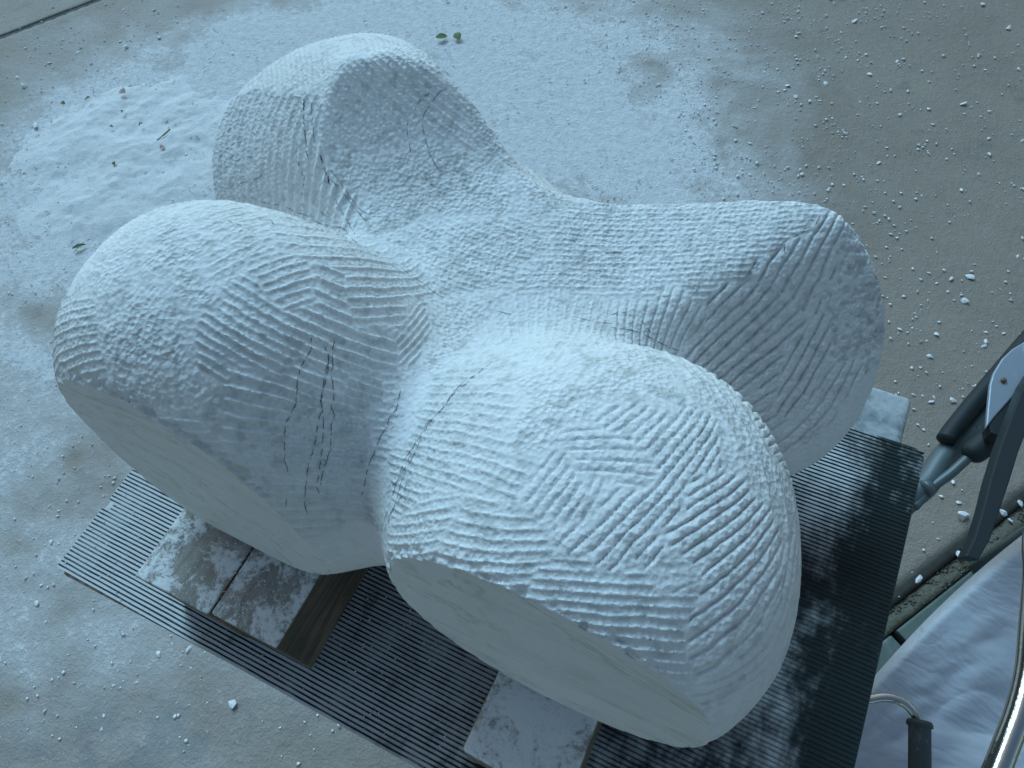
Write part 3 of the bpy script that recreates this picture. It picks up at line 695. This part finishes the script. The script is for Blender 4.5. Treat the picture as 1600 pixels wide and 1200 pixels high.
# swept streaks behind the stone
wpx = fbm(GP, .3, 71, 2) * .5; wpy = fbm(GP, .3, 72, 2) * .5; stk = fbm(np.stack([(GX + wpx) * 1.1, (GY + wpy + GX * .4) * 2.2, 0 * GX], -1), .10, 21, 4)
zone = blob(GP, P0(930, 190), .55, .40, .2, 1.); dust = dust + zone * (stk - .5) * 1.1; dust = np.clip(dust, 0, 1.2)
stain = sstep(.56, .66, fbm(GP, .06, 33, 4)) * (blob(GP, P0(300, 1130), .16, .10, .4, 1.) + blob(GP, P0(110, 1170), .12, .08, .2, 1.) + blob(GP, P0(1540, 220), .05, .05, 0, .6))
# expansion joint far left: sunk groove across the slab
ja, jb = P0(0, 58), P0(157, -2); jd = (jb - ja) / np.linalg.norm(jb - ja); jn = np.array([-jd[1], jd[0], 0])
# right-hand end of the slab
ra, rb = P0(1400, 920), P0(1600, 764); rdv = (rb - ra) / np.linalg.norm(rb - ra); rn = np.array([rdv[1], -rdv[0], 0])   # rn points away from the slab
if rn[0] < 0: rn = -rn
Z = (fbm(GP, .5, 1, 2) - .5) * .004 + (fbm(GP, .02, 2, 2) - .5) * .0006
sdj = (GP - ja) @ jn; sdr = (GP - ra) @ rn
Z = Z - .010 * np.exp(-(sdj / .0085) ** 4) * (np.abs(GX) < 5)
Z = np.where(sdr > 0.0, Z - .05 * sstep(0, .02, sdr), Z)
V = np.stack([GX, GY, Z], -1).reshape(-1, 3); nx, ny = GX.shape; i = np.arange(nx - 1)[:, None] * ny; j = np.arange(ny - 1)[None]
Qd = np.stack([i + j, i + ny + j, i + ny + j + 1, i + j + 1], -1).reshape(-1, 4)
me = mesh_np('floor', V, Qd); attr(me, 'dust', dust.ravel()); attr(me, 'stain', np.clip(stain, 0, 1).ravel())
fl = link('floor', me, MAT['concrete']); tag(fl, 'grey brown concrete floor with a joint and a film of white dust', kind='structure')

# heap of dust with real thickness
xs = np.arange(-2.6, .3, .007); ys = np.arange(-.1, 2.3, .007); X2, Y2 = np.meshgrid(xs, ys, indexing='ij'); P2 = np.stack([X2, Y2, 0 * X2], -1)
dd = sum(blob(P2, near_px(px, py), rx, ry, an, wt) for (px, py, rx, ry, an, wt) in ((230, 250, .40, .30, .3, 1.25), (320, 190, .30, .22, .2, 1.0), (180, 330, .22, .14, .9, .9), (140, 200, .22, .14, .9, .8), (880, 250, .14, .08, .1, .6), (560, 40, .14, .07, .4, .6)))
hp = (dd * (.25 + 1.4 * fbm(P2, .10, 3, 5)) - .78) * .012 + (fbm(P2, .018, 11, 4) - .5) * .007 * sstep(.4, 1., dd) + (vnoise(P2, .012, 15) - .5) * .0022 * sstep(.4, 1., dd) - .0005
keep = hp > -.002; idx = np.full(X2.shape, -1); idx[keep] = np.arange(keep.sum()); V = np.stack([X2, Y2, hp], -1)[keep]
q = np.stack([idx[:-1, :-1], idx[1:, :-1], idx[1:, 1:], idx[:-1, 1:]], -1).reshape(-1, 4); q = q[(q >= 0).all(1)]
me = mesh_np('marble_dust', V, q); o = link('marble_dust', me, MAT['powder']); tag(o, 'thick drift of white marble dust spread over the concrete behind the left lobe', 'marble dust', kind='stuff')

jf = []
for t_ in np.linspace(-3, 3, 160):
    for ww in (-.007, .007): p_ = ja + jd * t_ + jn * (ww + (rnd.random() - .5) * .0035); jf.append((p_[0], p_[1], .0022))
jf = np.array(jf); qf = np.array([(2 * i_, 2 * i_ + 2, 2 * i_ + 3, 2 * i_ + 1) for i_ in range(159)])
tag(link('joint_filler', mesh_np('joint_filler', jf, qf, smooth=False), MAT['filler']), 'thin dark filled joint crossing the concrete in the upper left corner', 'floor joint')
# ---- joint on the right: dark rubber strip, grit bed, stone slabs beyond
def strip(name, w0, w1, z0, z1, matn, label, cat=None, kind=None, nseg=40, jit=0.):
    a0 = ra - rdv * 1.2; V = []; s = np.linspace(0, 2.6, nseg)
    for t in s:
        for ww, zz in ((w0, z0 - .03), (w0, z0), ((w0 * 2 + w1) / 3, (z0 * 2 + z1) / 3 + .001), ((w0 + 2 * w1) / 3, (z0 + 2 * z1) / 3 + .001), (w1, z1), (w1, z1 - .03)):
            p = a0 + rdv * t + rn * ww; V.append((p[0], p[1], zz + (rnd.random() - .5) * jit))
    Qd = [(i * 6 + k, i * 6 + k + 1, (i + 1) * 6 + k + 1, (i + 1) * 6 + k) for i in range(nseg - 1) for k in range(5)]
    me = mesh_np(name, np.array(V), np.array(Qd), smooth=False); o = link(name, me, MAT[matn]); tag(o, label, cat, kind=kind); return o
strip('joint_strip', -.004, .016, .003, -.004, 'seal', 'dark rubber edging strip along the end of the concrete slab', 'edging strip')
strip('joint_bed', .0165, .044, -.010, -.008, 'gravel', 'brown grit filling the open joint between slab and stone paving', None, 'structure', 160, .006)
pv = empty('stone_paving', tuple(ra + rn * .3)); pv.location.z = 0
tag(pv, 'dark green grey stone paving beyond the open joint at the right', kind='structure')
jt = P0(1398, 990); t0 = (jt - ra) @ rdv
for k, (s0, s1) in enumerate(((t0 - 1.2, t0 - .62), (t0 - .614, t0 - .006), (t0 + .006, t0 + .62), (t0 + .628, t0 + 1.3))):
    for w0 in (.046, .67):
        pts = [ra + rdv * s0 + rn * w0, ra + rdv * s1 + rn * w0, ra + rdv * s1 + rn * (w0 + .615), ra + rdv * s0 + rn * (w0 + .615)]
        me = prism_mesh('paving_slab', [(p[0] - pv.location.x, p[1] - pv.location.y, .001) for p in pts], (0, 0, -.035), .003); link('paving_slab', me, MAT['slab'], pv)

# ---- chips and crumbs
def rock(seed, n=2):
    import bmesh
    r = random.Random(seed); bm = bmesh.new(); bmesh.ops.create_icosphere(bm, subdivisions=1, radius=.5); s = (r.uniform(.8, 1.35), r.uniform(.45, .95), r.uniform(.3, .6))
    for v in bm.verts:
        v.co = Vector((v.co.x * s[0], v.co.y * s[1], v.co.z * s[2])) * r.uniform(.5, 1.4)
    me = bpy.data.meshes.new('marble_chip'); bm.to_mesh(me); bm.free(); me.materials.append(MAT['chip']); return me
rocks = [rock(s) for s in range(9)]
GRP = 'small marble chips scattered on the concrete'
def chip(px, py, size_px, label=None, lift=0.):
    p = P0(px, py); d = np.linalg.norm(p - CAMP - np.array([0, 0, H])); s = size_px * .82 / F * d
    o = link('marble_chip', rnd.choice(rocks)); o.location = (p[0], p[1], s * .2 + lift); o.scale = (s, s, s); o.rotation_euler = (rnd.uniform(-.4, .4), rnd.uniform(-.4, .4), rnd.uniform(0, 6.3))
    if not label:
        z = 0 if px > 1000 and py < 330 else 1 if px > 1000 else 2 if py > 600 else 3
        lab = ('small white marble chip on the open floor behind the right lobe', 'small white marble chip between the right lobe and the tubular stand',
               'small white marble chip on concrete at the left of the ribbed mat', 'small white marble chip on grey concrete beside the dust drift')[z]
        tag(o, lab, 'marble chip', ('chips behind the right lobe', 'chips between right lobe and stand', 'chips left of and below the mat', 'chips around the dust drift')[z])
    else: tag(o, label, 'marble chip')
    return o
chip(1503, 808, 22, 'largest white marble chip, beside the dark joint strip, left of the black lever')
chip(365, 1101, 17, 'chunky white marble chip on the floor below the cracked wood block, lower left')
BIG = [(248,1023,11),(296,1015,11),(58,943,10),(81,847,10),(178,1072,7),(220,1112,6),(160,1140,7),(440,1182,5),(72,972,5),(225,960,5),(195,148,0),(198,75,11),(190,73,0),(40,135,11),(57,198,12),(28,122,6),(250,60,9),(122,83,6),(188,66,6),(78,99,6),(142,101,6),(240,17,6),(262,40,0),(57,44,0),(1463,523,11),(1452,558,9),(1539,534,9),(1537,542,8),(1567,522,9),(1487,626,14),(1459,622,7),(1455,628,8),(1428,640,9),(1434,664,7),(1443,672,6),(1489,754,8),(1498,786,8),(1465,842,7),(1405,180,9),(1545,242,9),(1365,333,9),(1392,367,10),(1388,343,11),(1450,427,9),(1486,436,13),(1515,433,13),(1506,471,12),(1475,423,7),(1540,520,6),(1265,160,10),(1243,152,9),(1275,152,7),(1358,117,9),(1335,34,8),(1536,8,8),(1246,19,8),(1575,45,9),(1290,131,8),(1320,210,8),(1230,135,10),(1372,255,7),(1600,296,8),(1505,163,9),(1545,175,7),(1592,109,7),(1544,217,6),(1435,227,7),(1348,440,6),(1382,434,7),(1405,515,7),(1431,496,8),(1460,523,6)]
taken = []
for x, y, s in BIG:
    if s: chip(x, y, s * .95); taken.append((x, y))
def dens(x, y):
    d = .12
    if x > 1000 and y < 620: d = .55 * math.exp(-((x - 1180) / 260) ** 2) + .28
    if x < 320 and y > 620: d = .30
    if x < 250 and y < 560: d = .35
    return d
n = 0
while n < 200:
    x, y = rnd.uniform(0, 1600), rnd.uniform(0, 1200)
    if rnd.random() > dens(x, y): continue
    if 330 < x < 1000 and y > 280: continue
    if x > 1330 and y > 700: continue
    chip(x, y, rnd.choice((3.5, 4, 4.5, 5, 5.5, 6.5))); n += 1
# chips caught in the grit joint
for x, y, s in ((1436, 905, 14), (1425, 898, 9), (1442, 893, 8), (1410, 922, 9), (1418, 915, 7), (1500, 865, 13), (1508, 858, 12), (1478, 862, 9), (1568, 800, 14), (1595, 786, 12), (1580, 812, 7), (1448, 883, 7), (1404, 930, 7)):
    o = chip(x, y, s, lift=-.004); o['label'] = 'marble chip lodged in the brown grit of the open joint'; o['group'] = 'chips in the open joint'
# uncountable crumbs as one object
import bmesh as _b
bm = _b.new(); _b.ops.create_icosphere(bm, subdivisions=1, radius=.5); cv = np.array([v.co[:] for v in bm.verts]); cf = np.array([[v.index for v in f.verts] for f in bm.faces]); bm.free()
oct_v = np.array([(1, 0, 0), (-1, 0, 0), (0, 1, 0), (0, -1, 0), (0, 0, 1), (0, 0, -.3)]) * .5; oct_f = np.array([(0, 2, 4), (2, 1, 4), (1, 3, 4), (3, 0, 4), (2, 0, 5), (1, 2, 5), (3, 1, 5), (0, 3, 5)])
def crumbs(name, P, S, mat, label, cat):
    n = len(P); a = nrng.uniform(0, 6.28, n); c, s = np.cos(a), np.sin(a); V = oct_v[None] * (S[:, None, None] * nrng.uniform(.35, 1.3, (n, 6, 1))) * nrng.uniform(.6, 1.3, (n, 1, 3))
    X = V[..., 0] * c[:, None] - V[..., 1] * s[:, None]; Y = V[..., 0] * s[:, None] + V[..., 1] * c[:, None]; V = np.stack([X, Y, V[..., 2] * .7], -1) + P[:, None]
    f = (oct_f[None] + (np.arange(n) * 6)[:, None, None]).reshape(-1, 3); me = mesh_np(name, V.reshape(-1, 3), f, smooth=False); o = link(name, me, mat); tag(o, label, cat, kind='stuff'); return o
N = 60000; Pc = np.stack([nrng.uniform(-2.9, 1.0, N), nrng.uniform(-.9, 2.4, N), np.zeros(N)], -1); qx, qy = proj(Pc)
dn = .05 + .45 * np.exp(-((qx - 1180) / 260) ** 2) * (qy < 620) + .06 * (qx > 1000) + .16 * sstep(.15, .6, dust_field(Pc)) + .10 * (qx < 330)
vis = (qx > -40) & (qx < 1640) & (qy > -40) & (qy < 1240) & (nrng.random(N) < dn * 2.2) & (vnoise(Pc, .08, 5) > .32) & ((Pc - ra) @ rn < -.005)
Pc = Pc[vis]; S = .0016 + .0085 * nrng.random(len(Pc)) ** 3.2; Pc[:, 2] = S * .25 + np.clip((dust_field(Pc) - .9) * .006, 0, .01)
crumbs('marble_crumbs', Pc, S, MAT['chip'], 'fine white marble crumbs sprinkled over the concrete floor', 'marble crumbs')
# grit in the joint
N = 1500; t = nrng.uniform(-.5, 1.2, N); ww = nrng.uniform(.018, .043, N); Pg = ra + rdv * t[:, None] + rn * ww[:, None]; Pg[:, 2] = -.008; S = nrng.uniform(.002, .008, N)
crumbs('joint_grit', Pg, S, MAT['gravel'], 'loose brown grit in the open floor joint', 'grit')
# dust crumbs on the mat and blocks
N = 9000; Pm = np.stack([nrng.uniform(-MX, MX, N), nrng.uniform(-MY, MY, N), np.full(N, H + .0005)], -1); wgt = .9 - 1.3 * (Pm[:, 0] + MX) / (2 * MX) + (vnoise(Pm, .05, 8) - .5) * 1.4
Pm = Pm[wgt > .25]; S = .0006 + .0016 * nrng.random(len(Pm)) ** 3
crumbs('mat_crumbs', Pm, S, MAT['chip'], 'fine marble crumbs lying on the ribs of the black mat', 'marble crumbs')
N = 1600; Pm = np.vstack([np.stack([nrng.uniform(-.212, -.072, N), nrng.uniform(-.190, -.10, N), np.full(N, H + .0848)], -1), np.stack([nrng.uniform(.095, .168, N), nrng.uniform(-.188, -.12, N), np.full(N, H + .0852)], -1)])
k = vnoise(Pm, .012, 9) > .45; Pm = Pm[k]; S = .0005 + .0013 * nrng.random(len(Pm)) ** 2
crumbs('block_crumbs', Pm, S, MAT['chip'], 'marble crumbs sticking to the tops of the two wood blocks', 'marble crumbs')

# ---- leaves, petals, twig on the dust
def leaf(px, py, Lpx, wpx, ang, matn, label, cat, z=.012, name='leaf'):
    p = P0(px, py); d = np.linalg.norm(p - CAMP - np.array([0, 0, H])); L = Lpx / F * d; W = wpx / F * d; V = []; n = 7
    for i in range(n):
        t = i / (n - 1); wd = W * .5 * math.sin(math.pi * min(max(t, .06), .96)) ** .8; zc = .0025 * math.sin(math.pi * t) * 1.2
        for s_, zz in ((-1, .002), (0, 0), (1, .0015)): V.append((L * (t - .5), s_ * wd, zc + zz))
    V = np.array(V); V = np.vstack([V, V - [0, 0, .0005]]); Qd = []
    for i in range(n - 1):
        for k in range(2): a_ = i * 3 + k; Qd.append((a_, a_ + 3, a_ + 4, a_ + 1)); Qd.append((a_ + 1 + n * 3, a_ + 4 + n * 3, a_ + 3 + n * 3, a_ + n * 3))
    me = mesh_np(name, V, np.array(Qd)); o = link(name, me, MAT[matn]); o.location = (p[0], p[1], z); o.rotation_euler = (.15, .1, ang); tag(o, label, cat)
leaf(691, 63, 16, 11, .6, 'leaf', 'left one of the two green leaf scraps behind the top lobe', 'leaf', .01)
leaf(716, 62, 15, 12, -.8, 'leaf', 'right one of the two green leaf scraps behind the top lobe', 'leaf', .01)
leaf(126, 388, 17, 6, .9, 'leaf', 'narrow green leaf on the dust edge left of the left lobe', 'leaf', .006)
leaf(197, 152, 9, 9, 0, 'petal', 'dull pink petal on the white dust drift', 'petal', .018, 'petal')
leaf(259, 239, 6, 7, 1.2, 'petal', 'faint pinkish petal just below the twig on the dust', 'petal', .018, 'petal')
for i, (x, y, s, lb) in enumerate(((105, 170, 9, 'yellowish leaf bit at the left edge of the dust drift'), (144, 162, 7, 'tiny dark leaf bit between the yellowish bit and the pink petal'), (197, 183, 7, 'tiny brown leaf bit straight below the pink petal'),
                          (180, 207, 7, 'tiny brown leaf bit left of the twig, lower of a pair'), (226, 203, 7, 'dark green leaf bit close to the upper end of the twig'), (185, 264, 9, 'pale olive leaf bit on the dust below the others'))):
    leaf(x, y, s * .8, s * .55, i * 1.1, 'dry', lb, 'leaf bit', .018, 'leaf_bit')
pa, pb = P0(250, 228), P0(271, 211); me = tube_mesh('twig', catmull([(pa[0], pa[1], .018), ((pa[0] + pb[0]) / 2 + .003, (pa[1] + pb[1]) / 2, .020), (pb[0], pb[1], .019)], 4), [.0013] * 4 + [.0019] * 5, 8)
tag(link('twig', me, MAT['twig']), 'short brown twig lying on the white dust drift', 'twig')

# ------------------------------------------------------------------ tubular stand on the right with bracket and black lever
def pth(pts, z, n=8, pre=()):
    return catmull([np.array(q_, float) for q_ in pre] + [at(x, y, (z if not hasattr(z, '__len__') else z[i]) + H) for i, (x, y) in enumerate(pts)], n)
fr = empty('tube_stand', tuple(at(1500, 640, H - .25))); tag(fr, 'grey tubular stand with a pale riveted bracket and black lever, right of the mat', 'stand')
fo = np.array(fr.location)
def sub(me, name, mt, parent=None, lab=None):
    co = np.empty(len(me.vertices) * 3, np.float32); me.vertices.foreach_get('co', co); co = co.reshape(-1, 3) - fo.astype(np.float32); me.vertices.foreach_set('co', co.ravel()); me.update()
    o = link(name, me, MAT[mt], fr if parent is None else parent)
    if parent is not None: pass
    if lab: o['label'] = lab
    return o
sub(tube_mesh('tube', pth([(1420, 778), (1475, 715), (1530, 655), (1590, 590), (1680, 500)], [-.24] * 5, 8, [(.21, .12, H - .25), (.30, .19, H - .245)]), .0150, 24), 'tube', 'tube')
sub(tube_mesh('tube', pth([(1400, 800), (1455, 740), (1510, 678), (1580, 600), (1680, 520)], [-.262] * 5, 8, [(.21, .10, H - .27), (.29, .16, H - .265)]), .0125, 24), 'tube', 'tube')
sub(tube_mesh('sleeve', pth([(1476, 690), (1488, 672), (1520, 632), (1560, 584), (1640, 490)], [-.222] * 5), [.004] + [.0112] * 32, 24), 'sleeve', 'black')
sub(prism_mesh('bracket', [at(x, y, H - .170 - .0) for x, y in ((1541, 668), (1543, 640), (1547, 600), (1552, 583), (1566, 560), (1582, 545), (1600, 534), (1625, 525), (1680, 520), (1680, 545), (1620, 575), (1600, 600), (1575, 628), (1555, 650))], (.0, .0, -.006), .0015), 'bracket', 'bracket')
rc = at(1568, 594, H - .1685); rv = sub(tube_mesh('rivet', [rc, rc + np.array([0, 0, .0012]), rc + np.array([0, 0, .002])], [.0034, .0034, .002], 16), 'rivet', 'brass')
sub(prism_mesh('bracket_lip', [at(x, y, H - .172) for x, y in ((1545, 664), (1600, 597), (1660, 560), (1660, 600), (1600, 640), (1560, 680), (1549, 676))], (0, 0, -.02), .001), 'bracket_lip', 'black')
sub(tube_mesh('rod', pth([(1428, 792), (1452, 765), (1485, 740), (1516, 712), (1540, 690)], [-.235, -.232, -.225, -.215, -.20]), .0060, 16), 'rod', 'tube')
sub(tube_mesh('collar', pth([(1442, 766), (1448, 763), (1456, 758)], [-.228] * 3, 3), [.006, .0105, .0115, .0115, .0105, .008, .006], 20), 'collar', 'tube')
sub(tube_mesh('boot', pth([(1512, 716), (1520, 708), (1533, 697), (1550, 682), (1562, 670)], [-.215, -.213, -.21, -.205, -.20], 4), [.006, .0095, .012, .0135, .0142, .0148, .015, .0152, .0152, .0150, .0148, .0145, .014, .0135, .012, .010, .008], 24), 'boot', 'black')
lev = [(1508, 870), (1523, 838), (1536, 795), (1547, 750), (1562, 700), (1580, 650), (1600, 600), (1625, 560)]
lo_ = [(1529, 876), (1548, 842), (1562, 800), (1578, 752), (1592, 706), (1610, 660), (1630, 615), (1655, 590)]
poly = [at(x, y, H - .150) for x, y in lev] + [at(x, y, H - .150) for x, y in lo_[::-1]]
sub(prism_mesh('lever', poly, (-.003, .002, -.016), .0018), 'lever', 'black', None, 'long curved black plastic lever')
sub(tube_mesh('cross_brace', [np.array((.22, .12, H - .255)), np.array((.14, .16, H - .26))], .012, 14), 'cross_brace', 'tube')
# bent handle with rubber grip
hd = empty('bent_handle', tuple(at(1430, 1120, H - .16))); fo = np.array(hd.location); fr = hd
tag(hd, 'thin bent steel handle with a dark rubber grip beside the mat', 'handle')
sub(tube_mesh('bent_rod', pth([(1300, 1140), (1345, 1100), (1365, 1092), (1387, 1090), (1408, 1096), (1424, 1108), (1434, 1126), (1437, 1150)], [-.17] * 6 + [-.172, -.178], 6, [(.16, -.10, H - .17)]), .0047, 16), 'bent_rod', 'chrome')
g0, g1 = at(1437, 1126, H - .170), at(1437, 1260, H - .176)
sub(tube_mesh('grip', [g0, g0 * .97 + g1 * .03, g0 * .93 + g1 * .07, g0 * .92 + g1 * .08, g0 * .9 + g1 * .1, g1], [.0105, .0118, .0118, .0100, .0100, .0100], 24), 'grip', 'grip')
# polished bent tube, far bottom right
ch = empty('chair_frame', tuple(at(1590, 1100, H - .08))); fo = np.array(ch.location); fr = ch
tag(ch, 'polished curved steel tube edging the pale blue cloth at the right border of the photo', 'tube frame')
sub(tube_mesh('tube', pth([(1900, 640), (1680, 720), (1622, 820), (1618, 900), (1612, 980), (1606, 1050), (1592, 1110), (1572, 1165), (1545, 1230), (1500, 1300)], [-.09] * 10, 8), .0105, 28), 'tube', 'chrome')
for px_, py_ in ((1900, 640), (1500, 1300)):
    q_ = at(px_, py_, H - .09); sub(tube_mesh('leg', [q_ * np.array([1, 1, 0]) + np.array([0, 0, z_]) for z_ in (q_[2] + .003, .3, .004)], .0105, 20), 'leg', 'chrome')
# cloth
n = 150; U, Vv = np.meshgrid(np.linspace(0, 1, n), np.linspace(0, 1, n), indexing='ij')
c00, c10, c01, c11 = (np.array(at(*p, H - .30)) for p in ((1345, 1092), (1680, 775), (1250, 1500), (1900, 1400)))
Pq = c00 * ((1 - U) * (1 - Vv))[..., None] + c10 * (U * (1 - Vv))[..., None] + c01 * ((1 - U) * Vv)[..., None] + c11 * (U * Vv)[..., None]
for q_ in (c00, c10, c01, c11):
    sub(tube_mesh('leg', [q_ * np.array([1, 1, 0]) + np.array([0, 0, z_]) for z_ in (q_[2] - .036, .15, .004)], .008, 16), 'leg', 'tube')
sag = -.05 * np.sin(np.pi * np.clip(Vv * .9, 0, 1)) ** 1.2 * (.6 + .4 * U)
bow = np.sin(np.pi * U) * .012 * (1 - Vv)
N3 = np.stack([U * 1.1 + Vv * .5, Vv * 1.6 - U * .9, 0 * U], -1)
fold_ = (fbm(N3 * np.array([.45, 1., 1.]), .22, 5, 3) - .5) * .016 * sstep(0, .25, Vv) + .008 * (np.abs(fbm(N3 * np.array([.5, 1., 1.]), .20, 41, 2) - .5) * 2 - .3) * sstep(.04, .3, Vv) + .0025 * np.sin(Vv * 26 + U * 5 + 3 * fbm(N3, .4, 8, 2)) * sstep(.1, .4, Vv)
Pq[..., 2] += sag + fold_ - .03 * np.exp(-(Vv / .02) ** 2); Pq[..., 0] -= bow
V = Pq.reshape(-1, 3); i = np.arange(n - 1)[:, None] * n; j = np.arange(n - 1)[None]; Qd = np.stack([i + j, i + n + j, i + n + j + 1, i + j + 1], -1).reshape(-1, 4)
me = mesh_np('cloth', V, Qd); o = link('cloth', me, MAT['cloth']); md = o.modifiers.new('thickness', 'SOLIDIFY'); md.thickness = .002; md = o.modifiers.new('smooth', 'SUBSURF'); md.levels = 1; md.render_levels = 1
tag(o, 'pale blue grey cloth with soft folds hanging below the right end of the mat', 'cloth')
print('done', round(time.time() - T0, 1))
